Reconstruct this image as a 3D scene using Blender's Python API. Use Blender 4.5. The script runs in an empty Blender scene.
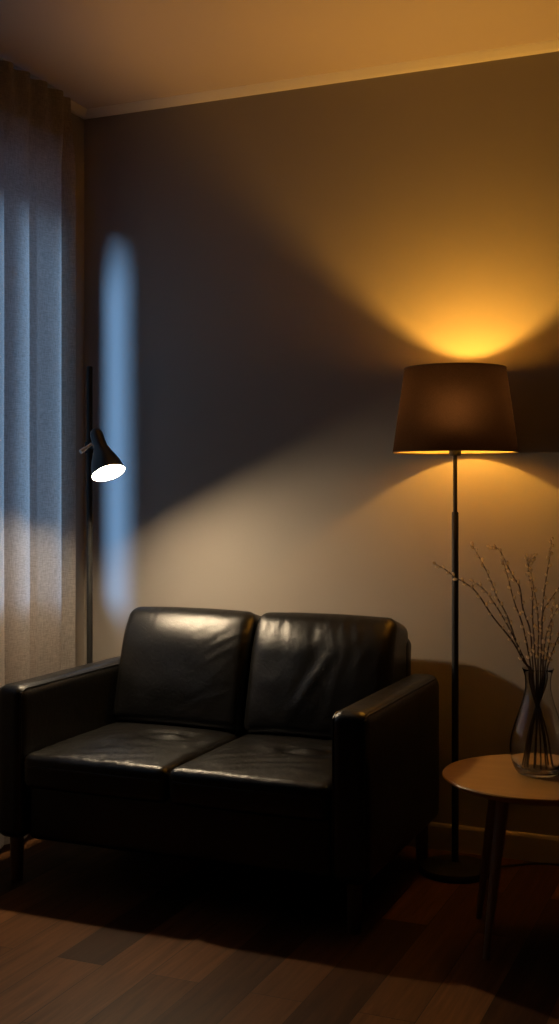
import bpy, bmesh, math, random
from mathutils import Vector, Matrix, noise

C = bpy.context.scene.collection
SC = bpy.context.scene
random.seed(7)
PI = math.pi

# ------------------------------------------------------------------ camera model
CAM_H = 1.19
YAW = math.radians(23.0)
FPX = 1173.0
W, H = 559, 1024
HORIZON = 490.0
RV = Vector((math.cos(YAW), math.sin(YAW), 0))
FV = Vector((-math.sin(YAW), math.cos(YAW), 0))


def place(px, py, t):
    """the point of the room that lies t metres deep along this sight line"""
    lat = (px - 279.5) / FPX * t
    return FV * t + RV * lat + Vector((0, 0, CAM_H - (py - HORIZON) / FPX * t))


# ------------------------------------------------------------------ materials
def new_mat(name):
    m = bpy.data.materials.new(name)
    m.use_nodes = True
    nt = m.node_tree
    for n in list(nt.nodes):
        nt.nodes.remove(n)
    out = nt.nodes.new('ShaderNodeOutputMaterial')
    return m, nt, out


def node(nt, kind, **kw):
    n = nt.nodes.new(kind)
    for k, v in kw.items():
        if k in n.inputs:
            n.inputs[k].default_value = v
        else:
            setattr(n, k, v)
    return n


def rgb(r, g, b):
    return (r, g, b, 1.0)


def principled(name, color, rough=0.5, metal=0.0, bump=None, bump_strength=0.1, bump_dist=0.002,
               var=0.0, var_scale=8.0, spec=0.5, coat=0.0):
    """plain procedural material: noise-varied colour, optional noise bump (scale)"""
    m, nt, out = new_mat(name)
    p = node(nt, 'ShaderNodeBsdfPrincipled')
    p.inputs['Roughness'].default_value = rough
    p.inputs['Metallic'].default_value = metal
    p.inputs['Specular IOR Level'].default_value = spec
    p.inputs['Coat Weight'].default_value = coat
    tc = node(nt, 'ShaderNodeTexCoord')
    nz = node(nt, 'ShaderNodeTexNoise', Scale=var_scale, Detail=4.0)
    nt.links.new(tc.outputs['Object'], nz.inputs['Vector'])
    mix = node(nt, 'ShaderNodeMix', data_type='RGBA')
    mix.inputs[6].default_value = rgb(*[c * (1 - var) for c in color])
    mix.inputs[7].default_value = rgb(*[min(1, c * (1 + var)) for c in color])
    nt.links.new(nz.outputs['Fac'], mix.inputs[0])
    nt.links.new(mix.outputs[2], p.inputs['Base Color'])
    if bump:
        nb = node(nt, 'ShaderNodeTexNoise', Scale=bump, Detail=6.0)
        nt.links.new(tc.outputs['Object'], nb.inputs['Vector'])
        b = node(nt, 'ShaderNodeBump', Strength=bump_strength, Distance=bump_dist)
        nt.links.new(nb.outputs['Fac'], b.inputs['Height'])
        nt.links.new(b.outputs['Normal'], p.inputs['Normal'])
    nt.links.new(p.outputs[0], out.inputs[0])
    return m


def emission(name, color, strength):
    m, nt, out = new_mat(name)
    e = node(nt, 'ShaderNodeEmission', Color=rgb(*color), Strength=strength)
    nt.links.new(e.outputs[0], out.inputs[0])
    return m


def mat_leather():
    m, nt, out = new_mat('black_leather')
    p = node(nt, 'ShaderNodeBsdfPrincipled')
    p.inputs['Base Color'].default_value = rgb(0.005, 0.0048, 0.0045)
    p.inputs['Specular IOR Level'].default_value = 0.40
    tc = node(nt, 'ShaderNodeTexCoord')
    vo = node(nt, 'ShaderNodeTexVoronoi', Scale=420.0)
    vo.feature = 'DISTANCE_TO_EDGE'
    n1 = node(nt, 'ShaderNodeTexNoise', Scale=38.0, Detail=5.0, Distortion=1.2)
    n2 = node(nt, 'ShaderNodeTexNoise', Scale=9.0, Detail=3.0)
    for n in (vo, n1, n2):
        nt.links.new(tc.outputs['Object'], n.inputs['Vector'])
    mr = node(nt, 'ShaderNodeMapRange')
    mr.inputs['To Min'].default_value = 0.24
    mr.inputs['To Max'].default_value = 0.40
    nt.links.new(n2.outputs['Fac'], mr.inputs['Value'])
    nt.links.new(mr.outputs[0], p.inputs['Roughness'])
    b1 = node(nt, 'ShaderNodeBump', Strength=0.5, Distance=0.0008)
    nt.links.new(vo.outputs['Distance'], b1.inputs['Height'])
    b2 = node(nt, 'ShaderNodeBump', Strength=0.35, Distance=0.003)
    nt.links.new(n1.outputs['Fac'], b2.inputs['Height'])
    nt.links.new(b1.outputs['Normal'], b2.inputs['Normal'])
    nt.links.new(b2.outputs['Normal'], p.inputs['Normal'])
    nt.links.new(p.outputs[0], out.inputs[0])
    return m


def mat_floor():
    m, nt, out = new_mat('wood_plank_floor')
    p = node(nt, 'ShaderNodeBsdfPrincipled')
    tc = node(nt, 'ShaderNodeTexCoord')
    mp = node(nt, 'ShaderNodeMapping')
    mp.inputs['Rotation'].default_value = (0, 0, PI / 2)
    mp.inputs['Location'].default_value = (0.35, 0.07, 0)
    nt.links.new(tc.outputs['Object'], mp.inputs['Vector'])
    br = node(nt, 'ShaderNodeTexBrick', Scale=1.0, offset=0.37, offset_frequency=2, squash=1.0)
    br.inputs['Brick Width'].default_value = 0.92
    br.inputs['Row Height'].default_value = 0.135
    br.inputs['Mortar Size'].default_value = 0.0012
    br.inputs['Mortar Smooth'].default_value = 0.1
    br.inputs['Bias'].default_value = 0.0
    br.inputs['Color1'].default_value = rgb(0.032, 0.012, 0.004)
    br.inputs['Color2'].default_value = rgb(0.165, 0.070, 0.024)
    br.inputs['Mortar'].default_value = rgb(0.03, 0.016, 0.008)
    nt.links.new(mp.outputs[0], br.inputs['Vector'])
    mg = node(nt, 'ShaderNodeMapping')
    mg.inputs['Scale'].default_value = (46, 2.6, 1)
    nt.links.new(tc.outputs['Object'], mg.inputs['Vector'])
    # each board gets its own grain: offset the grain by the board colour
    add = node(nt, 'ShaderNodeVectorMath', operation='MULTIPLY_ADD')
    add.inputs[1].default_value = (90, 90, 90)
    nt.links.new(br.outputs['Color'], add.inputs[0])
    nt.links.new(mg.outputs[0], add.inputs[2])
    gr = node(nt, 'ShaderNodeTexNoise', Scale=1.0, Detail=8.0, Roughness=0.62, Distortion=0.6)
    nt.links.new(add.outputs[0], gr.inputs['Vector'])
    ramp = node(nt, 'ShaderNodeValToRGB')
    ramp.color_ramp.elements[0].position = 0.3
    ramp.color_ramp.elements[0].color = rgb(0.55, 0.55, 0.55)
    ramp.color_ramp.elements[1].position = 0.7
    ramp.color_ramp.elements[1].color = rgb(1.2, 1.2, 1.2)
    nt.links.new(gr.outputs['Fac'], ramp.inputs[0])
    mx = node(nt, 'ShaderNodeMix', data_type='RGBA', blend_type='MULTIPLY')
    mx.inputs[0].default_value = 1.0
    nt.links.new(br.outputs['Color'], mx.inputs[6])
    nt.links.new(ramp.outputs[0], mx.inputs[7])
    nt.links.new(mx.outputs[2], p.inputs['Base Color'])
    p.inputs['Roughness'].default_value = 0.52
    p.inputs['Specular IOR Level'].default_value = 0.13
    b1 = node(nt, 'ShaderNodeBump', Strength=0.25, Distance=0.0015)
    nt.links.new(gr.outputs['Fac'], b1.inputs['Height'])
    b2 = node(nt, 'ShaderNodeBump', Strength=0.6, Distance=0.001, invert=True)
    nt.links.new(br.outputs['Fac'], b2.inputs['Height'])
    nt.links.new(b1.outputs['Normal'], b2.inputs['Normal'])
    nt.links.new(b2.outputs['Normal'], p.inputs['Normal'])
    nt.links.new(p.outputs[0], out.inputs[0])
    return m


def mat_wood(name, c1, c2, rough=0.4, scale=(3, 40, 40)):
    m, nt, out = new_mat(name)
    p = node(nt, 'ShaderNodeBsdfPrincipled')
    tc = node(nt, 'ShaderNodeTexCoord')
    mp = node(nt, 'ShaderNodeMapping')
    mp.inputs['Scale'].default_value = scale
    nt.links.new(tc.outputs['Object'], mp.inputs['Vector'])
    nz = node(nt, 'ShaderNodeTexNoise', Scale=1.0, Detail=7.0, Distortion=0.5)
    nt.links.new(mp.outputs[0], nz.inputs['Vector'])
    mix = node(nt, 'ShaderNodeMix', data_type='RGBA')
    mix.inputs[6].default_value = rgb(*c1)
    mix.inputs[7].default_value = rgb(*c2)
    nt.links.new(nz.outputs['Fac'], mix.inputs[0])
    nt.links.new(mix.outputs[2], p.inputs['Base Color'])
    p.inputs['Roughness'].default_value = rough
    b = node(nt, 'ShaderNodeBump', Strength=0.12, Distance=0.001)
    nt.links.new(nz.outputs['Fac'], b.inputs['Height'])
    nt.links.new(b.outputs['Normal'], p.inputs['Normal'])
    nt.links.new(p.outputs[0], out.inputs[0])
    return m


def mat_fabric(name, color, trans_color, trans, weave=(700, 700, 700), contrast=0.35, bump=0.25):
    """woven cloth that lets some light through"""
    m, nt, out = new_mat(name)
    tc = node(nt, 'ShaderNodeTexCoord')
    fac = None
    for ax in (0, 1):
        mp = node(nt, 'ShaderNodeMapping')
        sc = list(weave)
        if ax == 0:
            sc[2] *= 0.07
        else:
            sc[0] *= 0.07
            sc[1] *= 0.07
        mp.inputs['Scale'].default_value = sc
        nt.links.new(tc.outputs['Object'], mp.inputs['Vector'])
        nz = node(nt, 'ShaderNodeTexNoise', Scale=1.0, Detail=2.0)
        nt.links.new(mp.outputs[0], nz.inputs['Vector'])
        if fac is None:
            fac = nz.outputs['Fac']
        else:
            ad = node(nt, 'ShaderNodeMath', operation='ADD')
            nt.links.new(fac, ad.inputs[0])
            nt.links.new(nz.outputs['Fac'], ad.inputs[1])
            fac = ad.outputs[0]
    mr = node(nt, 'ShaderNodeMapRange')
    mr.inputs['From Min'].default_value = 0.7
    mr.inputs['From Max'].default_value = 1.3
    mr.inputs['To Min'].default_value = 1 - contrast
    mr.inputs['To Max'].default_value = 1 + contrast
    nt.links.new(fac, mr.inputs['Value'])

    def tinted(col):
        mx = node(nt, 'ShaderNodeMix', data_type='RGBA', blend_type='MULTIPLY')
        mx.inputs[0].default_value = 1.0
        mx.inputs[6].default_value = rgb(*col)
        nt.links.new(mr.outputs[0], mx.inputs[7])
        return mx.outputs[2]
    d = node(nt, 'ShaderNodeBsdfDiffuse')
    t = node(nt, 'ShaderNodeBsdfTranslucent')
    nt.links.new(tinted(color), d.inputs['Color'])
    nt.links.new(tinted(trans_color), t.inputs['Color'])
    b = node(nt, 'ShaderNodeBump', Strength=bump, Distance=0.001)
    nt.links.new(fac, b.inputs['Height'])
    nt.links.new(b.outputs['Normal'], d.inputs['Normal'])
    mix = node(nt, 'ShaderNodeMixShader', Fac=trans)
    nt.links.new(d.outputs[0], mix.inputs[1])
    nt.links.new(t.outputs[0], mix.inputs[2])
    nt.links.new(mix.outputs[0], out.inputs[0])
    return m


def mat_shade_cloth():
    """dark weave: a little light is scattered forward through the threads"""
    m, nt, out = new_mat('dark_brown_shade_cloth')
    tc = node(nt, 'ShaderNodeTexCoord')
    nz = node(nt, 'ShaderNodeTexNoise', Scale=600.0, Detail=3.0)
    nt.links.new(tc.outputs['Object'], nz.inputs['Vector'])
    mr = node(nt, 'ShaderNodeMapRange')
    mr.inputs['From Min'].default_value = 0.3
    mr.inputs['From Max'].default_value = 0.7
    mr.inputs['To Min'].default_value = 0.35
    mr.inputs['To Max'].default_value = 1.65
    nt.links.new(nz.outputs['Fac'], mr.inputs['Value'])
    mx = node(nt, 'ShaderNodeMix', data_type='RGBA', blend_type='MULTIPLY')
    mx.inputs[0].default_value = 1.0
    mx.inputs[6].default_value = rgb(SHADE_T, SHADE_T * .66, SHADE_T * 1.1)
    nt.links.new(mr.outputs[0], mx.inputs[7])
    d = node(nt, 'ShaderNodeBsdfDiffuse', Color=rgb(0.030, 0.017, 0.010))
    t = node(nt, 'ShaderNodeBsdfRefraction', Roughness=1.0, IOR=1.6)
    nt.links.new(mx.outputs[2], t.inputs['Color'])
    mix = node(nt, 'ShaderNodeMixShader', Fac=0.3)
    t2 = node(nt, 'ShaderNodeBsdfTranslucent')
    nt.links.new(mx.outputs[2], t2.inputs['Color'])
    mt = node(nt, 'ShaderNodeMixShader', Fac=0.65)
    nt.links.new(t.outputs[0], mt.inputs[1])
    nt.links.new(t2.outputs[0], mt.inputs[2])
    nt.links.new(d.outputs[0], mix.inputs[1])
    nt.links.new(mt.outputs[0], mix.inputs[2])
    nt.links.new(mix.outputs[0], out.inputs[0])
    return m


def mat_lining():
    m, nt, out = new_mat('gold_shade_lining')
    tc = node(nt, 'ShaderNodeTexCoord')
    nz = node(nt, 'ShaderNodeTexNoise', Scale=300.0)
    nt.links.new(tc.outputs['Object'], nz.inputs['Vector'])
    mx = node(nt, 'ShaderNodeMix', data_type='RGBA')
    mx.inputs[6].default_value = rgb(0.42, 0.34, 0.20)
    mx.inputs[7].default_value = rgb(0.50, 0.41, 0.25)
    nt.links.new(nz.outputs['Fac'], mx.inputs[0])
    d = node(nt, 'ShaderNodeBsdfDiffuse')
    nt.links.new(mx.outputs[2], d.inputs['Color'])
    t = node(nt, 'ShaderNodeBsdfTransparent')
    mix = node(nt, 'ShaderNodeMixShader', Fac=0.15)
    nt.links.new(d.outputs[0], mix.inputs[1])
    nt.links.new(t.outputs[0], mix.inputs[2])
    nt.links.new(mix.outputs[0], out.inputs[0])
    return m


def mat_glass(name, ior=1.47, color=(1, 1, 1), rough=0.0):
    m, nt, out = new_mat(name)
    g = node(nt, 'ShaderNodeBsdfGlass', Color=rgb(*color), Roughness=rough, IOR=ior)
    nt.links.new(g.outputs[0], out.inputs[0])
    return m


def mat_thin_glass(name, tint, base, edge):
    """thin clear wall: see-through, mirror-like towards the rim"""
    m, nt, out = new_mat(name)
    tr = node(nt, 'ShaderNodeBsdfTransparent', Color=rgb(*tint))
    gl = node(nt, 'ShaderNodeBsdfGlossy', Roughness=0.20)
    lw = node(nt, 'ShaderNodeLayerWeight', Blend=0.5)
    pw = node(nt, 'ShaderNodeMath', operation='POWER')
    pw.inputs[1].default_value = 5.0
    nt.links.new(lw.outputs['Facing'], pw.inputs[0])
    mr = node(nt, 'ShaderNodeMapRange')
    mr.inputs['To Min'].default_value = base
    mr.inputs['To Max'].default_value = edge
    nt.links.new(pw.outputs[0], mr.inputs['Value'])
    mx = node(nt, 'ShaderNodeMixShader')
    nt.links.new(mr.outputs[0], mx.inputs[0])
    nt.links.new(tr.outputs[0], mx.inputs[1])
    nt.links.new(gl.outputs[0], mx.inputs[2])
    nt.links.new(mx.outputs[0], out.inputs[0])
    return m


def mat_pane(name):
    m, nt, out = new_mat(name)
    tr = node(nt, 'ShaderNodeBsdfTransparent', Color=rgb(0.93, 0.95, 0.96))
    gl = node(nt, 'ShaderNodeBsdfGlossy', Roughness=0.02)
    mx = node(nt, 'ShaderNodeMixShader', Fac=0.06)
    nt.links.new(tr.outputs[0], mx.inputs[1])
    nt.links.new(gl.outputs[0], mx.inputs[2])
    nt.links.new(mx.outputs[0], out.inputs[0])
    return m


SHADE_T = 0.046

M = {
    'wall': principled('greige_wall_paint', (0.33, 0.298, 0.266), 0.85, bump=90, bump_strength=0.08, var=0.03, var_scale=3, spec=0.2),
    'dark_wall': principled('low_bounce_wall', (0.07, 0.065, 0.06), 0.85, bump=90, bump_strength=0.08, var=0.03, var_scale=3, spec=0.2),  # unseen walls, darkened so they bounce less fill light into the room
    'ceiling': principled('white_ceiling_paint', (0.62, 0.545, 0.54), 0.9, bump=120, bump_strength=0.05, var=0.02, var_scale=3, spec=0.2),
    'trim': principled('white_trim_paint', (0.82, 0.78, 0.74), 0.5, var=0.03, var_scale=6, spec=0.4),
    'baseboard': principled('baseboard_paint', (0.46, 0.41, 0.36), 0.45, var=0.03, var_scale=6, spec=0.4),
    'floor': mat_floor(),
    'leather': mat_leather(),
    'black_metal': principled('matt_black_metal', (0.010, 0.010, 0.010), 0.6, metal=0.0, spec=0.3, bump=300, bump_strength=0.03, var=0.1),
    'shade_black': principled('black_lacquer', (0.012, 0.012, 0.012), 0.35, bump=300, bump_strength=0.03, var=0.1),
    'chrome': principled('brushed_steel', (0.60, 0.57, 0.53), 0.3, metal=1.0, bump=200, bump_strength=0.05, var=0.05),
    'reflector': principled('white_reflector_enamel', (0.85, 0.84, 0.80), 0.5, var=0.02),
    'warm_white': emission('spot_bulb_glow', (1.0, 0.76, 0.48), 1300.0),
    'amber': emission('amber_bulb_glow', (1.0, 0.46, 0.055), 900.0),
    'shade_cloth': mat_shade_cloth(),
    'lining': mat_lining(),
    'curtain': mat_fabric('grey_linen_curtain', (0.36, 0.34, 0.32), (0.64, 0.49, 0.385), 0.5, (620, 620, 620), 0.28, 0.3),
    'heading': mat_fabric('heading_tape', (0.34, 0.32, 0.30), (0.55, 0.5, 0.45), 0.45, (620, 620, 620), 0.2, 0.3),
    'track': principled('white_curtain_track', (0.7, 0.7, 0.7), 0.4, var=0.02),
    'sofa_wood': mat_wood('dark_brown_wood', (0.09, 0.045, 0.022), (0.16, 0.085, 0.045), 0.45, (40, 40, 4)),
    'table_wood': mat_wood('oak_table_wood', (0.30, 0.15, 0.035), (0.43, 0.235, 0.065), 0.38, (4, 45, 45)),
    'leg_wood': mat_wood('oak_leg_wood', (0.30, 0.18, 0.09), (0.42, 0.27, 0.14), 0.45, (45, 45, 4)),
    'glass': mat_glass('clear_vase_glass', 1.46, (0.98, 0.985, 0.98), 0.02),
    'water': mat_thin_glass('water', (0.99, 0.985, 0.97), 0.03, 0.6),
    'pane': mat_pane('window_glass'),
    'twig': principled('willow_bark', (0.055, 0.028, 0.018), 0.6, bump=200, bump_strength=0.4, var=0.3, var_scale=60),
    'catkin': mat_fabric('catkin_fuzz', (0.80, 0.70, 0.58), (0.9, 0.8, 0.66), 0.6, (3000, 3000, 3000), 0.15, 0.1),
    'bud_scale': principled('bud_scale', (0.10, 0.045, 0.02), 0.5, var=0.2),
    'rim': principled('dark_shade_binding', (0.03, 0.017, 0.010), 0.8, var=0.1),
    'light_block': principled('bulb_light_block_grey', (0.25, 0.25, 0.25), 0.5, var=0.02),  # for the added light-blocking cup under the amber bulb
    'cable': principled('black_cable_rubber', (0.012, 0.012, 0.012), 0.5, var=0.1),
}


# ------------------------------------------------------------------ mesh helpers
def finish(name, bm, mat, parent=None, smooth=True, loc=None):
    bmesh.ops.recalc_face_normals(bm, faces=bm.faces)
    me = bpy.data.meshes.new(name)
    bm.to_mesh(me)
    bm.free()
    me.materials.append(mat)
    if smooth:
        for p in me.polygons:
            p.use_smooth = True
        try:
            me.set_sharp_from_angle(angle=math.radians(40))
        except Exception:
            pass
    o = bpy.data.objects.new(name, me)
    C.objects.link(o)
    if parent:
        o.parent = parent
    if loc is not None:
        o.location = loc
    return o


def thing(name, label, cat, loc=(0, 0, 0), rotz=0, group=None):
    o = bpy.data.objects.new(name, None)
    o.empty_display_size = 0.05
    C.objects.link(o)
    o.location = loc
    o.rotation_euler = (0, 0, rotz)
    return tag(o, label, cat, group)


def tag(o, label, cat, group=None):
    o['label'] = label
    o['category'] = cat
    if group:
        o['group'] = group
    return o


def structure(o, label=None):
    o['kind'] = 'structure'
    if label:
        o['label'] = label
    return o


def add_box(bm, x0, x1, y0, y1, z0, z1, bevel=0.0, seg=2):
    r = bmesh.ops.create_cube(bm, size=1.0)
    vs = r['verts']
    for v in vs:
        v.co = Vector((x0 + (v.co.x + .5) * (x1 - x0), y0 + (v.co.y + .5) * (y1 - y0), z0 + (v.co.z + .5) * (z1 - z0)))
    if bevel:
        es = list({e for v in vs for e in v.link_edges})
        bmesh.ops.bevel(bm, geom=es, offset=bevel, segments=seg, affect='EDGES', profile=0.5)


def add_lathe(bm, prof, n=64, mat4=None, closed=False, cap=True):
    """revolve (r, z) points round z; r == 0 becomes a pole"""
    rings = []
    for r, z in prof:
        if r < 1e-6:
            rings.append([bm.verts.new((0, 0, z))])
        else:
            rings.append([bm.verts.new((r * math.cos(2 * PI * i / n), r * math.sin(2 * PI * i / n), z)) for i in range(n)])
    pairs = list(zip(rings, rings[1:]))
    if closed:
        pairs.append((rings[-1], rings[0]))
    for a, b in pairs:
        for i in range(n):
            j = (i + 1) % n
            if len(a) == 1 and len(b) == 1:
                continue
            if len(a) == 1:
                bm.faces.new((a[0], b[j], b[i]))
            elif len(b) == 1:
                bm.faces.new((a[i], a[j], b[0]))
            else:
                bm.faces.new((a[i], a[j], b[j], b[i]))
    if mat4 is not None:
        for ring in rings:
            for v in ring:
                v.co = mat4 @ v.co
    return rings


def add_tube(bm, pts, rad, n=10, caps=True):
    """swept round tube through pts; rad a number or one per point"""
    pts = [Vector(p) for p in pts]
    if not isinstance(rad, (list, tuple)):
        rad = [rad] * len(pts)
    ref = None
    rings = []
    for i, p in enumerate(pts):
        d = (pts[min(i + 1, len(pts) - 1)] - pts[max(i - 1, 0)]).normalized()
        if ref is None:
            up = Vector((0, 0, 1)) if abs(d.z) < 0.9 else Vector((1, 0, 0))
            ref = d.cross(up).normalized()
        else:
            ref = (ref - d * ref.dot(d)).normalized()
        b = d.cross(ref)
        rings.append([bm.verts.new(p + (ref * math.cos(2 * PI * k / n) + b * math.sin(2 * PI * k / n)) * rad[i]) for k in range(n)])
    for a, b in zip(rings, rings[1:]):
        for k in range(n):
            j = (k + 1) % n
            bm.faces.new((a[k], a[j], b[j], b[k]))
    if caps:
        bm.faces.new(rings[0][::-1])
        bm.faces.new(rings[-1])
    return rings


def spline(pts, per=6):
    """Catmull-Rom through pts"""
    pts = [Vector(p) for p in pts]
    P = [pts[0] * 2 - pts[1]] + pts + [pts[-1] * 2 - pts[-2]]
    out = []
    for i in range(1, len(P) - 2):
        for k in range(per):
            t = k / per
            a, b, c, d = P[i - 1], P[i], P[i + 1], P[i + 2]
            out.append(0.5 * ((2 * b) + (c - a) * t + (2 * a - 5 * b + 4 * c - d) * t * t + (3 * b - a - 3 * c + d) * t ** 3))
    out.append(pts[-1])
    return out


def soft_box(bm, size, r, mid=(12, 12, 12), corner=4, deform=None):
    """a box with rounded edges of radius r, finely gridded, then bent by deform(Vector)"""
    h = [s / 2 for s in size]
    axes = []
    for a in range(3):
        c = []
        for k in range(corner):
            c.append(-h[a] + r * (1 - math.cos(PI / 2 * k / corner)))
        for k in range(mid[a] + 1):
            c.append(-h[a] + r + (2 * h[a] - 2 * r) * k / mid[a])
        for k in range(1, corner + 1):
            c.append(h[a] - r + r * math.sin(PI / 2 * k / corner))
        axes.append(c)
    N = [len(c) - 1 for c in axes]
    verts = {}

    def vert(i, j, k):
        key = (i, j, k)
        if key not in verts:
            p = Vector((axes[0][i], axes[1][j], axes[2][k]))
            q = Vector([max(-(h[a] - r), min(h[a] - r, p[a])) for a in range(3)])
            d = p - q
            if d.length > 1e-9:
                p = q + d.normalized() * r
            if deform:
                p = deform(p)
            verts[key] = bm.verts.new(p)
        return verts[key]
    for a in range(3):
        u, v = (a + 1) % 3, (a + 2) % 3
        for side in (0, N[a]):
            for i in range(N[u]):
                for j in range(N[v]):
                    f = []
                    for di, dj in ((0, 0), (1, 0), (1, 1), (0, 1)):
                        idx = [0, 0, 0]
                        idx[a] = side
                        idx[u] = i + di
                        idx[v] = j + dj
                        f.append(vert(*idx))
                    bm.faces.new(f if side else f[::-1])


# ------------------------------------------------------------------ the room
BACK = 3.79      # back wall (y)
LEFT = -2.41     # left wall (x)
RIGHT = 2.6
FRONT = -3.4
CEIL = 2.615
T = 0.14

bm = bmesh.new(); add_box(bm, LEFT - T, RIGHT + T, FRONT - T, BACK + T, -0.1, 0.0)
structure(finish('floor', bm, M['floor'], smooth=False), 'dark brown wood plank floor')
bm = bmesh.new(); add_box(bm, LEFT - T, RIGHT + T, FRONT - T, BACK + T, CEIL, CEIL + 0.1)
structure(finish('ceiling', bm, M['ceiling'], smooth=False), 'plain pale ceiling')
bm = bmesh.new(); add_box(bm, LEFT - T, RIGHT + T, BACK, BACK + T, 0, CEIL)
structure(finish('wall_back', bm, M['wall'], smooth=False), 'greige wall behind the sofa')
bm = bmesh.new(); add_box(bm, RIGHT, RIGHT + T, FRONT, BACK, 0, CEIL)
structure(finish('wall_right', bm, M['dark_wall'], smooth=False))
bm = bmesh.new(); add_box(bm, LEFT - T, RIGHT + T, FRONT - T, FRONT, 0, CEIL)
structure(finish('wall_front', bm, M['dark_wall'], smooth=False))
# left wall with the window opening
WY0, WY1, WZ0, WZ1 = 1.75, 3.572, 0.86, 2.30
bm = bmesh.new()
add_box(bm, LEFT - T, LEFT, FRONT, WY0, 0, CEIL)
add_box(bm, LEFT - T, LEFT, WY1, BACK, 0, CEIL)
add_box(bm, LEFT - T, LEFT, WY0, WY1, 0, WZ0)
add_box(bm, LEFT - T, LEFT, WY0, WY1, WZ1, CEIL)
structure(finish('wall_left', bm, M['wall'], smooth=False), 'greige window wall behind the curtain')
# window: frame, casement bars and one pane
fx0, fx1 = LEFT - T + 0.01, LEFT - T + 0.05
bm = bmesh.new()
fw = 0.035
add_box(bm, fx0, fx1, WY0, WY1, WZ0, WZ0 + fw, .003)
add_box(bm, fx0, fx1, WY0, WY1, WZ1 - fw, WZ1, .003)
add_box(bm, fx0, fx1, WY0, WY0 + fw, WZ0 + fw, WZ1 - fw, .003)
add_box(bm, fx0, fx1, WY1 - fw, WY1, WZ0 + fw, WZ1 - fw, .003)
wy = 2.55
add_box(bm, fx0, fx1, wy - fw / 2, wy + fw / 2, WZ0 + fw, WZ1 - fw, .003)
win = structure(finish('window_1', bm, M['trim'], smooth=False), 'white framed window behind the curtain')
bm = bmesh.new(); add_box(bm, fx0 + .016, fx0 + .022, WY0 + fw, wy - fw / 2, WZ0 + fw, WZ1 - fw)
finish('window_pane', bm, M['pane'], win, smooth=False)
bm = bmesh.new(); add_box(bm, fx0 + .016, fx0 + .022, wy + fw / 2, WY1 - fw, WZ0 + fw, WZ1 - fw)
finish('window_pane', bm, M['pane'], win, smooth=False)


def profile_run(name, prof, a, b, axis, mat, label):
    """extrude an (offset-from-wall, z) profile along a wall"""
    bm = bmesh.new()
    ends = []
    for s in (a, b):
        ring = []
        for off, z in prof:
            if axis == 'x':
                ring.append(bm.verts.new((s, BACK - off, z)))
            else:
                ring.append(bm.verts.new((LEFT + off, s, z)))
        ends.append(ring)
    n = len(prof)
    for i in range(n):
        j = (i + 1) % n
        bm.faces.new((ends[0][i], ends[0][j], ends[1][j], ends[1][i]))
    bm.faces.new(ends[0][::-1]); bm.faces.new(ends[1])
    return structure(finish(name, bm, mat, smooth=False), label)


base_prof = [(0, 0), (.014, 0), (.014, .076), (.011, .083), (.006, .086), (0, .086)]
corn_prof = [(0, CEIL), (0, CEIL - .026), (.010, CEIL - .026), (.016, CEIL - .022), (.030, CEIL - .006), (.034, CEIL)]
profile_run('baseboard_back', base_prof, LEFT + .014, RIGHT, 'x', M['baseboard'], 'painted baseboard along the back wall')
profile_run('baseboard_left', base_prof, FRONT, BACK, 'y', M['baseboard'], 'painted baseboard under the curtain')
profile_run('trim_1', corn_prof, LEFT, RIGHT, 'x', M['trim'], 'slim white cornice above the back wall')
profile_run('trim_2', corn_prof, FRONT, BACK, 'y', M['trim'], 'slim white cornice above the window wall')

# ------------------------------------------------------------------ curtain and track
CX = -2.325
bm = bmesh.new()
NY, NZ = 420, 60
CY0, CY1 = 1.60, 3.566
CZ0, CZ1 = 0.025, 2.592
grid = []
for i in range(NY + 1):
    y = CY0 + (CY1 - CY0) * i / NY
    ph = 2 * PI * (y - CY1) / 0.098
    irr = noise.noise(Vector((y * 4.1, 3.0, 0)))
    row = []
    for k in range(NZ + 1):
        f = k / NZ
        z = CZ0 + (CZ1 - CZ0) * f
        down = 1 - f
        head = max(0.0, (f - 0.93) / 0.07)
        wob = noise.noise(Vector((y * 7.0, z * 0.5, 11.0)))
        stack = min(1.0, max(0.0, (y - 3.36) / 0.16))
        amp = (0.013 + 0.020 * stack + 0.008 * wob) * (1 - head) + 0.015 * head
        s = math.sin(ph + 0.25 * wob)
        yb = y + 0.05 * irr
        sb = 1.6 * abs(math.cos(PI * (yb - CY1) / (0.150 - 0.05 * stack))) - 0.9
        body = min(1.0, down / 0.10)
        s = s * (1 - body) + sb * body
        x = CX + amp * s + 0.010 * noise.noise(Vector((y * 2.2, z * 0.8, 5.0))) * down
        yy = y + 0.004 * math.cos(ph) * stack * down + 0.01 * noise.noise(Vector((y * 5, z * .7, 2.))) * down
        row.append(bm.verts.new((x, yy, z)))
    grid.append(row)
for i in range(NY):
    for k in range(NZ):
        bm.faces.new((grid[i][k], grid[i + 1][k], grid[i + 1][k + 1], grid[i][k + 1]))
grid_co = [[v.co.copy() for v in row] for row in grid]
cur = finish('curtain', bm, M['curtain'])
# the doubled heading band along the top, on the window side
bm = bmesh.new()
k0 = int(NZ * .935)
hg = []
for row in grid_co:
    hg.append([bm.verts.new(p + Vector((-.004, 0, 0))) for p in row[k0:]])
for i in range(NY):
    for k in range(len(hg[0]) - 1):
        bm.faces.new((hg[i][k], hg[i + 1][k], hg[i + 1][k + 1], hg[i][k + 1]))
finish('heading_band', bm, M['heading'], cur)
tag(cur, 'grey woven full-length curtain hanging in wave folds over the window', 'curtain')

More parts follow.
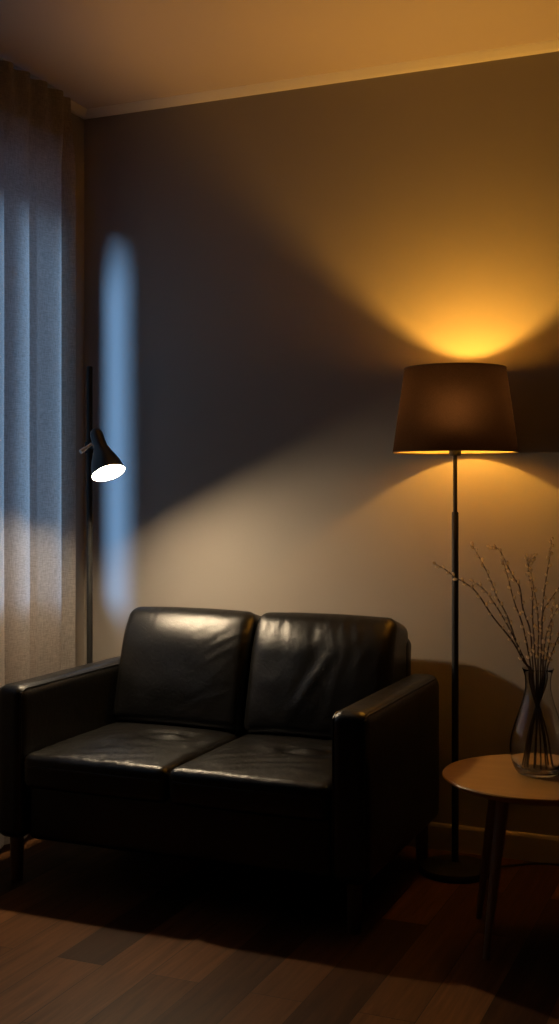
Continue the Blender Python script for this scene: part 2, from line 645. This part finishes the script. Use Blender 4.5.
bm = bmesh.new()
add_box(bm, CX - .048, CX - .030, CY0 - .03, CY1 + .005, CEIL - .008, CEIL, .002)
trk = thing('curtain_track', 'slim white ceiling track above the grey curtain', 'curtain track', (0, 0, 0))
finish('rail', bm, M['track'], trk, smooth=False)
gl0 = None
ng = 20
for i in range(ng):
    y = CY1 - 0.012 - i * 0.098
    if gl0 is None:
        bm = bmesh.new()
        add_box(bm, -.003, .003, -.003, .003, -.009, .002, .001)
        gl0 = finish('glider', bm, M['track'], trk, smooth=False)
        g = gl0
    else:
        g = gl0.copy(); C.objects.link(g); g.parent = trk
    g.location = (CX - .039, y, CEIL - .008)

# ------------------------------------------------------------------ sofa
SX0, SX1 = -2.19, -0.997          # outer faces of the arms
IX0, IX1 = -2.090, -1.104         # inner faces
SY0, SY1 = 2.94, 3.68
SMID = (IX0 + IX1) / 2
sofa = thing('sofa', 'black leather two-seat sofa against the back wall', 'sofa', (SMID, (SY0 + SY1) / 2, 0))
SO = Vector((-SMID, -(SY0 + SY1) / 2, 0))


def ridged(p):
    return 1 - abs(noise.noise(p)) * 2


def sofa_part(name, bm, mat, parent=None, center=(0, 0, 0)):
    o = finish(name, bm, mat, sofa)
    o.location = Vector(center) + SO
    return o


# seat base
bm = bmesh.new()
soft_box(bm, (IX1 - IX0 - .004, SY1 - SY0 - .03, .200), .018, (10, 8, 4), 3)
base = sofa_part('seat_base', bm, M['leather'], center=((IX0 + IX1) / 2, (SY0 + SY1) / 2 + .012, .134 + .100))

# arms
ARM_Z = .595


def arm(x0, x1):
    w, d, hh = x1 - x0, SY1 - SY0, ARM_Z - .134

    def bend(p):
        q = p.copy()
        if q.z > 0:
            q.z += .004 * (1 - (p.x / (w / 2)) ** 2)
        q.x *= 1 + .03 * (1 - (2 * p.z / hh) ** 2) * (0.5)
        q += Vector((0, 0, .0012 * noise.noise(Vector((p.x * 9, p.y * 14, p.z * 9)))))
        return q
    bm = bmesh.new()
    soft_box(bm, (w, d, hh), .031, (8, 30, 18), 6, bend)
    cx, cy, cz = (x0 + x1) / 2, (SY0 + SY1) / 2, .134 + hh / 2
    a = sofa_part('armrest', bm, M['leather'], center=(cx, cy, cz))
    # piping along both top edges and round the front face
    for sx in (-1, 1):
        bm = bmesh.new()
        e = sx * (w / 2 - .0085)
        pts = [(e, -d / 2 + .008, -hh / 2 + .04), (e, -d / 2 + .008, 0), (e, -d / 2 + .008, hh / 2 - .038),
               (e, -d / 2 + .015, hh / 2 - .017), (e, -d / 2 + .034, hh / 2 - .0075)]
        pts += [(e, -d / 2 + .034 + (d - .07) * k / 12, hh / 2 - .0075) for k in range(1, 13)]
        add_tube(bm, spline(pts, 3), .0032, 8)
        finish('piping', bm, M['leather'], a)
    return a


arm(SX0, IX0)
arm(IX1, SX1)

# back frame
bm = bmesh.new()
soft_box(bm, (IX1 - IX0 + .006, .085, .712 - .134), .034, (10, 3, 10), 6, lambda p: p + Vector((0, .030 + .10 * p.z, 0)))
sofa_part('back_frame', bm, M['leather'], center=((IX0 + IX1) / 2, SY1 - .052, .134 + .289))

# seat cushions
SEAT_D = 3.56 - (SY0 - .004)
for ci, (x0, x1) in enumerate(((IX0 + .003, SMID - .002), (SMID + .002, IX1 - .003))):
    w = x1 - x0
    hz = .105
    seed = 10 * ci
    # the sat-in dimple of the cushion, in local coordinates
    dx, dy = (.06, .045) if ci == 0 else (.06, .02)

    def puff(p, w=w, hz=hz, seed=seed, dx=dx, dy=dy, ci=ci):
        q = p.copy()
        u, v = p.x / (w / 2), p.y / (SEAT_D / 2)
        cu, cv = max(0, 1 - u ** 4), max(0, 1 - v ** 4)
        if p.z > 0:
            f = p.z / (hz / 2)
            q.z += f * (.014 * cu * cv - .003)
            r = math.hypot((p.x - dx) / 1.5, p.y - dy)
            q.z += f * (.005 * math.exp(-(r / .026) ** 2) - .007 * math.exp(-((r - .046) / .022) ** 2))
            q.z += f * .0018 * ridged(Vector((p.x * 9 + seed, p.y * 16 - p.x * 6, seed)))
            # gathers at the front lip
            front = math.exp(-((v + 1) / .22) ** 2)
            q.z += f * front * .0022 * noise.noise(Vector((p.x * 55, p.y * 9, seed + 3)))
        if v < -.8:
            q.y -= .006 * cu
        q.x += .003 * noise.noise(Vector((p.y * 8, p.z * 8, seed))) * 0.5
        return q
    bm = bmesh.new()
    soft_box(bm, (w, SEAT_D, hz), .024, (56, 56, 4), 5, puff)
    c = ((x0 + x1) / 2, SY0 - .004 + SEAT_D / 2, .400 - hz / 2)
    s = sofa_part('seat_cushion', bm, M['leather'], center=c)
    bm = bmesh.new()
    pts = [(-w / 2 + .02 + (w - .04) * k / 20, -SEAT_D / 2 - .0045 * (1 - (2 * k / 20 - 1) ** 4) - .0005, .016) for k in range(21)]
    add_tube(bm, pts, .0034, 8)
    finish('piping', bm, M['leather'], s)

# back cushions
BH, BT = .405, .200
LEAN = math.radians(15)
for ci, (x0, x1) in enumerate(((IX0 + .006, SMID + .001), (SMID + .003, IX1 - .001))):
    w = x1 - x0
    seed = 40 + 17 * ci

    def puffb(p, w=w, seed=seed, ci=ci):
        q = p.copy()
        u, v = p.x / (w / 2), p.z / (BH / 2)
        cu, cv = max(0, 1 - abs(u) ** 3), max(0, 1 - abs(v) ** 3)
        q.x *= 1 - .020 * max(0, v) ** 2 + .0 * cv
        q.z += .006 * (1 - u * u) * max(0, v)
        if p.y < 0:
            f = -p.y / (BT / 2)
            d = .026 * cu * cv - .034 * max(0, (v - .25) / .75) ** 2
            if ci == 0:
                # smooth cushion, a few slack creases reaching in from its right side
                g = max(0, (u + .1)) ** 1.0
                d += .0020 * g * ridged(Vector((p.x * 5 + p.z * 3, p.z * 24 - p.x * 14, seed))) * cu ** .4
                d += .0012 * noise.noise(Vector((p.x * 60, p.z * 6, seed))) * max(0, v)
            else:
                # gathers hanging from the top seam and a slanted fold in the middle
                g = max(0, v + .15)
                d += .0020 * g * noise.noise(Vector((p.x * 42 + p.z * 8, p.z * 5, seed))) * cu ** .4
                s = p.x * .86 - p.z * .50
                d += .0030 * math.exp(-((s - .012) / .016) ** 2) * math.exp(-((p.z + .03) / .08) ** 2)
                d -= .0020 * math.exp(-((s + .022) / .018) ** 2) * math.exp(-((p.z + .02) / .09) ** 2)
                d += .0013 * ridged(Vector((p.x * 14, p.z * 9 - p.x * 9, seed + 5))) * cu ** .4
            d += .002 * noise.noise(Vector((p.x * 13, p.z * 13, seed + 9)))
            q.y -= f * d
        return q
    bm = bmesh.new()
    soft_box(bm, (w, BT, BH), .036, (60, 3, 60), 8, puffb)
    o = sofa_part('back_cushion', bm, M['leather'], center=((x0 + x1) / 2, 3.573, .372 + BH / 2))
    o.rotation_euler = (-LEAN, 0, 0)
    bm = bmesh.new()
    ring = []
    for k in range(49):
        a = 2 * PI * k / 48
        ex, ez = w / 2 - .006, BH / 2 - .006
        cxx = math.copysign(abs(math.cos(a)) ** .22, math.cos(a)) * ex
        czz = math.copysign(abs(math.sin(a)) ** .22, math.sin(a)) * ez
        ring.append((cxx * (1 - .020 * max(0, czz / (BH / 2)) ** 2), -.012, czz + .006 * (1 - (2 * cxx / w) ** 2) * max(0, czz / (BH / 2))))
    add_tube(bm, ring, .003, 6, caps=False)
    finish('piping', bm, M['leather'], o)

# legs
for lx, ly in ((-2.138, 2.985), (-1.048, 2.985), (-2.138, 3.635), (-1.048, 3.635)):
    bm = bmesh.new()
    add_lathe(bm, [(0, 0), (.0165, 0), (.018, .002), (.0215, .134), (0, .134)], 24)
    sofa_part('leg', bm, M['sofa_wood'], center=(lx, ly, 0))

# ------------------------------------------------------------------ right: floor lamp with drum shade
LX, LY = -0.924, 3.577
lamp = thing('floor_lamp', 'tall floor lamp with dark drum shade glowing amber beside the sofa', 'floor lamp', (LX, LY, 0))
bm = bmesh.new()
add_lathe(bm, [(0, 0), (.108, 0), (.112, .004), (.112, .016), (.108, .021), (.03, .024), (.014, .034), (0, .034)], 64)
finish('base', bm, M['black_metal'], lamp)
bm = bmesh.new()
add_lathe(bm, [(0, .024), (.0105, .024), (.0105, 1.118), (.009, 1.122), (0, 1.122)], 24)
finish('pole', bm, M['black_metal'], lamp)
bm = bmesh.new()
add_lathe(bm, [(0, 1.11), (.0065, 1.11), (.0065, 1.30), (0, 1.30)], 20)
finish('upper_rod', bm, M['black_metal'], lamp)
bm = bmesh.new()
add_lathe(bm, [(0, 1.297), (.016, 1.297), (.0185, 1.301), (.0185, 1.325), (.015, 1.332), (.015, 1.365), (0, 1.365)], 32)
finish('socket', bm, M['black_metal'], lamp)
SH_Z0, SH_Z1, SH_R0, SH_R1 = 1.308, 1.568, .194, .157


def shell(r_off, z_in, rows=24, thick=.0012):
    o, i = [], []
    for k in range(rows + 1):
        f = k / rows
        z = SH_Z0 + z_in + (SH_Z1 - SH_Z0 - 2 * z_in) * f
        r = SH_R0 + (SH_R1 - SH_R0) * ((z - SH_Z0) / (SH_Z1 - SH_Z0)) + r_off
        o.append((r, z)); i.append((r - thick, z))
    return o + i[::-1]


def sheet(r_off, z_in):
    return [(SH_R0 + (SH_R1 - SH_R0) * ((SH_Z0 + z_in + (SH_Z1 - SH_Z0 - 2 * z_in) * k / 16 - SH_Z0) / (SH_Z1 - SH_Z0)) + r_off,
             SH_Z0 + z_in + (SH_Z1 - SH_Z0 - 2 * z_in) * k / 16) for k in range(17)]


bm = bmesh.new(); add_lathe(bm, sheet(0, 0), 96)
shade = finish('lamp_shade', bm, M['shade_cloth'], lamp)
bm = bmesh.new(); add_lathe(bm, sheet(-.0022, .001), 96)
finish('lining', bm, M['lining'], shade)
for z, r in ((SH_Z0, SH_R0 - .001), (SH_Z1, SH_R1 - .001)):
    bm = bmesh.new()
    add_tube(bm, [(r * math.cos(2 * PI * k / 64), r * math.sin(2 * PI * k / 64), z) for k in range(65)], .0022, 8, caps=False)
    finish('rim_wire', bm, M['rim'], shade)
bm = bmesh.new()
for k in range(3):
    a = 2 * PI * k / 3 + .5
    rr = SH_R0 - .010
    add_tube(bm, [(.016 * math.cos(a), .016 * math.sin(a), 1.333), (rr * math.cos(a), rr * math.sin(a), SH_Z0 + .03)], .0018, 6)
add_tube(bm, [(.0175 * math.cos(2 * PI * k / 24), .0175 * math.sin(2 * PI * k / 24), 1.333) for k in range(25)], .002, 6, caps=False)
finish('shade_fitter', bm, M['black_metal'], lamp)
BULB_Z = 1.418
bm = bmesh.new()
CUT = math.radians(-5)
prof = []
for k in range(0, 15):
    a = CUT + (PI / 2 - CUT) * k / 14
    prof.append((.030 * math.cos(a) if k < 14 else 0, BULB_Z + .030 * math.sin(a)))
prof = [(0, BULB_Z + .030 * math.sin(CUT))] + prof
add_lathe(bm, prof, 32)
bulb = finish('bulb', bm, M['amber'], lamp)
bm = bmesh.new()
zc = BULB_Z + .030 * math.sin(CUT)
add_lathe(bm, [(0, 1.365), (.0135, 1.365), (.0145, 1.378), (.022, 1.392), (.030 * math.cos(CUT), zc - .0005), (0, zc - .0005)], 32)
finish('bulb_light_block', bm, M['light_block'], bulb)  # opaque cup added under the dome to cut the bulb's downward light
# cable from the base to the wall and away behind the table
bm = bmesh.new()
pts = [(.10, .05, .012), (.16, .12, .006), (.24, .172, .006), (.40, .178, .006), (.70, .165, .006), (1.1, .18, .006), (1.5, .17, .006)]
add_tube(bm, spline(pts, 6), .0035, 8)
finish('power_cord', bm, M['cable'], lamp)

# ------------------------------------------------------------------ left: spot floor lamp
PX_, PY_ = -2.235, 3.55
AX = Vector((.43, -.20, -.86)).normalized()        # where the head points
spot = thing('spot_floor_lamp', 'slim black floor lamp with bell spot head lit beside the curtain', 'floor lamp', (PX_, PY_, 0))
PO = Vector((PX_, PY_, 0))
bm = bmesh.new()
add_lathe(bm, [(0, 0), (.082, 0), (.085, .003), (.085, .014), (.082, .017), (.02, .019), (.013, .026), (0, .026)], 48)
finish('base', bm, M['black_metal'], spot)
bm = bmesh.new()
add_lathe(bm, [(0, .018), (.0105, .018), (.0105, 1.623), (.009, 1.626), (0, 1.626)], 20)
finish('pole', bm, M['black_metal'], spot)
MOUTH = place(108.5, 473, 3.88) - PO
L = .165
rot = AX.to_track_quat('Z', 'Y').to_matrix().to_4x4()
TOP = MOUTH - AX * L
mw = Matrix.Translation(TOP) @ rot
prof_out = [(0, -.004), (.010, -.003), (.018, .004), (.0215, .016), (.0225, .048), (.0245, .068), (.032, .087), (.042, .110), (.050, .133), (.0555, .157), (.0565, L)]
prof_in = [(.0553, L), (.0540, .157), (.0482, .133), (.040, .110), (.030, .089), (.0225, .074), (0, .068)]
bm = bmesh.new()
add_lathe(bm, prof_out, 48, mw)
head = finish('lamp_head', bm, M['shade_black'], spot)
bm = bmesh.new()
add_lathe(bm, [(.0565, L)] + prof_in, 48, mw)
finish('reflector', bm, M['reflector'], head)
bm = bmesh.new()
REC = .026
bprof = [(0, .0685), (.013, .070), (.014, .086)]
for k in range(1, 13):
    a = -PI / 2 + .5 + (PI - .5) * k / 12
    bprof.append((.026 * math.cos(a) if k < 12 else 0, L - REC + .026 * math.sin(a)))
add_lathe(bm, bprof, 32, mw)
finish('bulb', bm, M['warm_white'], head)
# swivel joint: clamp on the pole, arm and steel knob
jz = (place(88, 447, 4.08)).z
bm = bmesh.new()
add_lathe(bm, [(.0105, -.02), (.0165, -.02), (.0165, .02), (.0105, .02)], 24, Matrix.Translation((0, 0, jz)), closed=True)
clamp = finish('clamp', bm, M['black_metal'], spot)
neck = TOP + AX * .028
bm = bmesh.new()
add_tube(bm, [(0.008, 0, jz), neck * .5 + Vector((0, 0, jz)) * .5, neck], .008, 12)
finish('swivel_arm', bm, M['black_metal'], spot)
bm = bmesh.new()
kn = place(91.5, 444, 3.98) - PO
ke = place(80.5, 452, 3.95) - PO
add_tube(bm, [kn, kn.lerp(ke, .6), kn.lerp(ke, .61), ke], [.0052, .0052, .0075, .0075], 16)
finish('knob', bm, M['chrome'], spot)

# ------------------------------------------------------------------ side table
TX, TY, TZ, TR = -.585, 3.125, .435, .250
table = thing('side_table', 'small round oak side table beside the amber floor lamp', 'side table', (TX, TY, 0), 0)
bm = bmesh.new()
add_lathe(bm, [(0, TZ - .020), (TR - .022, TZ - .020), (TR - .006, TZ - .010), (TR - .001, TZ - .006), (TR, TZ - .003), (TR - .002, TZ), (0, TZ)], 96)
finish('tabletop', bm, M['table_wood'], table)
for k in range(4):
    a = math.radians(242 - 90 * k)
    d = Vector((math.cos(a), math.sin(a), 0))
    bm = bmesh.new()
    add_tube(bm, [d * .204 + Vector((0, 0, 0)), d * .170 + Vector((0, 0, .21)), d * .135 + Vector((0, 0, TZ - .019))], [.0085, .0135, .0180], 20)
    finish('leg', bm, M['leg_wood'], table)

# ------------------------------------------------------------------ vase
VX, VY = -.588, 3.151
vase = thing('glass_vase', 'clear teardrop glass vase with water on the round table', 'vase', (VX, VY, TZ + .0005))
vout = [(.0, .0), (.048, .0), (.054, .002), (.062, .012), (.070, .032), (.0748, .058), (.0745, .080), (.069, .108), (.059, .140),
        (.048, .172), (.0395, .200), (.035, .222), (.0340, .240), (.0355, .258), (.0395, .272), (.0425, .278)]
WALL = .0028
vin = [(.0418, .2785)]
for (r, z) in vout[::-1][1:]:
    if z > .012:
        vin.append((r - WALL, z))
vin += [(.052, .012), (.044, .0085), (0, .0075)]


def smooth_profile(pr, per=3):
    s = spline([Vector((r, 0, z)) for r, z in pr], per)
    out = [(max(0.0, p.x), p.z) for p in s]
    out[0] = pr[0]; out[-1] = pr[-1]
    return out


bm = bmesh.new()
vo = smooth_profile(vout); vi = smooth_profile(vin)
add_lathe(bm, vo + vi, 72)
finish('body', bm, M['glass'], vase)
# water
WL = .068
wp = []
for r, z in vi[::-1]:
    if z < WL - .001:
        wp.append((r - .0006 if r > 0 else 0, z + .0006))
rw = max(r for r, z in vi if abs(z - WL) < .004) - .0006
wp += [(rw, WL), (0, WL)]
bm = bmesh.new(); add_lathe(bm, wp, 64)
finish('water', bm, M['water'], vase)

# ------------------------------------------------------------------ willow twigs
catkin_mesh = None


def make_catkin_mesh():
    bm = bmesh.new()
    add_lathe(bm, [(0, 0), (.0011, .0006), (.0023, .0026), (.0025, .0045), (.0018, .0066), (.0008, .0078), (0, .0081)], 8)
    me = bpy.data.meshes.new('catkin')
    bm.to_mesh(me); bm.free()
    me.materials.append(M['catkin'])
    for p in me.polygons:
        p.use_smooth = True
    return me


catkin_mesh = make_catkin_mesh()
MOUTHC = Vector((VX, VY, TZ + .278))


def twig(label, path, dt, foot, fork=None, n_cat=14, rad=.0019):
    """path: points from tip to the vase mouth; the stem then runs on to `foot` on the vase floor"""
    T0 = 3.13
    pts = []
    n = len(path)
    for i, (px, py) in enumerate(path):
        f = 1 - i / (n - 1)
        pts.append(place(px, py, T0 + dt * (.25 + .75 * f)))
    # keep the stem inside the neck of the vase
    neckp = pts[-1].copy()
    off = Vector((neckp.x - VX, neckp.y - VY, 0))
    lim = .024
    if off.length > lim:
        off = off.normalized() * lim
    neckp = Vector((VX + off.x, VY + off.y, TZ + .276))
    low = Vector((VX + off.x * .85, VY + off.y * .85, TZ + .235))
    pts[-1] = neckp
    fx, fy = foot[0] * 1.22, foot[1] * 1.22
    pts += [low, Vector((VX + fx * .5, VY + fy * .5, TZ + .12)), Vector((VX + fx, VY + fy, TZ + .0125))]
    root = thing('willow_twig', label, 'twig', (VX, VY, TZ + .0125), 0, 'willow twigs in the glass vase')
    o0 = Vector((VX, VY, TZ + .0125))
    sp = spline([p - o0 for p in pts], 7)
    rads = [rad * (.42 + .75 * min(1, i / (len(sp) * .6))) for i in range(len(sp))]
    bm = bmesh.new()
    add_tube(bm, sp, rads, 8)
    above = [p for p in sp if p.z + o0.z > TZ + .29]
    st = finish('stem', bm, M['twig'], root)
    if fork:
        i0, fp = fork
        a = above[min(len(above) - 1, i0)]
        fpts = [place(px, py, T0 + dt * .8) - o0 for px, py in fp]
        bm = bmesh.new()
        fs = spline(fpts + [a], 6)
        add_tube(bm, fs, [rad * (.42 + .5 * i / len(fs)) for i in range(len(fs))], 8)
        finish('side_shoot', bm, M['twig'], root)
    else:
        fs = None

    def sprinkle(curve, n, lo=0.0):
        ln = len(curve)
        side = 1
        for k in range(n):
            f = lo + (1 - lo) * (k + random.uniform(-.25, .25)) / n
            x = max(0.0, min(.999, f)) * (ln - 1)
            i = int(x)
            p = curve[i].lerp(curve[min(ln - 1, i + 1)], x - i)
            d = (curve[max(0, i - 1)] - curve[min(ln - 1, i + 1)]).normalized()
            side = -side
            per = d.cross(FV).normalized() * side + FV * random.uniform(-.9, .5)
            per = (per - d * per.dot(d)).normalized()
            di = (d * .88 + per * .48).normalized() if k else d
            c = bpy.data.objects.new('catkin', catkin_mesh)
            C.objects.link(c)
            c.parent = root
            c.location = p + per * .001
            c.rotation_mode = 'QUATERNION'
            c.rotation_quaternion = di.to_track_quat('Z', 'Y')
            s = random.uniform(1.25, 1.75)
            c.scale = (s, s, s)
    sprinkle(above, n_cat)
    if fs:
        sprinkle(fs, max(4, n_cat // 3))
    return root


twig('long willow twig bending farthest left, crossing the lamp pole',
     [(436, 564.5), (446, 570), (455.7, 577.7), (466, 583.5), (477.8, 594), (493, 617), (512.7, 641.6), (524, 662), (526.5, 671)], -.10, (.030, .012), None, 16)
twig('straight willow twig leaning left, second from the lamp pole at its tip',
     [(473, 546), (478, 555), (484.8, 568), (493, 586), (497, 597.5), (507, 616), (517, 644), (526, 664), (528, 671)], .02, (.022, -.020), None, 18)
twig('shorter curved willow twig tucked beneath the straight left-leaning one',
     [(473, 581.6), (480, 586), (487, 593), (494, 603), (501, 614), (510, 630), (519, 648), (527, 665), (529, 671)], -.05, (.034, -.004), None, 12)
twig('willow twig with a hooked tip nodding left above its neighbours',
     [(490.6, 546.7), (496, 547.5), (500.6, 552), (508, 567), (514, 578), (519.7, 588), (523, 609), (530, 630), (532, 655), (533, 671)], .06, (.012, -.030), None, 18)
twig('slender willow twig just left of the vase middle, below the hooked twig',
     [(503, 560), (505.5, 569), (509, 582), (514, 601), (522, 623), (526, 640), (529, 656), (531, 671)], -.03, (.018, .026), None, 14)
twig('upright willow twig over the vase middle with a forked tip',
     [(526.7, 556.7), (528, 566), (529, 576.5), (532.5, 593), (532.5, 616), (534, 640), (535, 660), (536, 671)], .03, (-.004, -.026), (8, [(534.8, 556), (530, 562)]), 17)
twig('dark willow twig rising through the bundle right beside the forked one',
     [(531, 572), (533.6, 588), (537, 607), (538.5, 630), (538, 655), (538, 671)], -.06, (-.010, .022), None, 14)
twig('tallest willow twig, standing upright near the photo edge',
     [(551.8, 540.5), (550.5, 551), (548.8, 562.6), (545, 586), (543, 604), (541.8, 634.6), (541, 658), (540.5, 671)], .03, (-.020, -.016), None, 17)
twig('willow twig arching right out of the bundle, uppermost of those',
     [(565, 580), (558, 589), (549, 602), (543, 612), (541, 632), (542, 655), (542.5, 671)], .07, (-.028, .014), None, 13)
twig('willow twig slanting right below the arching one',
     [(566, 594), (558, 607), (550, 623), (545, 641.6), (543.5, 660), (543.5, 671)], -.05, (-.034, -.006), None, 13)
twig('lowest willow twig spreading right over the vase rim',
     [(572, 612), (563, 627), (554.6, 646), (549, 662), (547, 671)], -.02, (-.036, .008), None, 11)
twig('short straight willow twig amid the twigs slanting right',
     [(553, 606), (551.5, 622), (550.5, 637), (547, 655), (545, 671)], .04, (-.026, -.024), None, 11)

# ------------------------------------------------------------------ lights
# blue dusk light from outside the window
sun = bpy.data.lights.new('dusk_light', 'SUN')
sun.energy = 8.6
sun.angle = math.radians(20)
sun.color = (0.25, 0.53, 1.0)
so = bpy.data.objects.new('dusk_light', sun)
C.objects.link(so)
so.rotation_mode = 'QUATERNION'
so.rotation_quaternion = Vector((.43, .90, -.36)).to_track_quat('-Z', 'Y')
so.location = (-5, 0, 3)

w = bpy.data.worlds.new('dusk_sky')
SC.world = w
w.use_nodes = True
bg = w.node_tree.nodes['Background']
bg.inputs[0].default_value = (0.20, 0.38, 0.85, 1)
bg.inputs[1].default_value = 0.35

# ------------------------------------------------------------------ camera
cam = bpy.data.cameras.new('camera')
cam.sensor_fit = 'VERTICAL'
cam.sensor_height = 24.0
cam.lens = 24.0 * FPX / H
cam.shift_y = -(H / 2 - HORIZON) / H
cam.clip_start = 0.02
co = bpy.data.objects.new('camera', cam)
C.objects.link(co)
co.location = (0, 0, CAM_H)
co.rotation_euler = (PI / 2, 0, YAW)
SC.camera = co

vs = SC.view_settings
vs.view_transform = 'Standard'
vs.look = 'None'
vs.exposure = 0.0
vs.gamma = 1.0
vs.use_curve_mapping = False
SC.cycles.use_denoising = True
SC.cycles.sample_clamp_indirect = 6.0
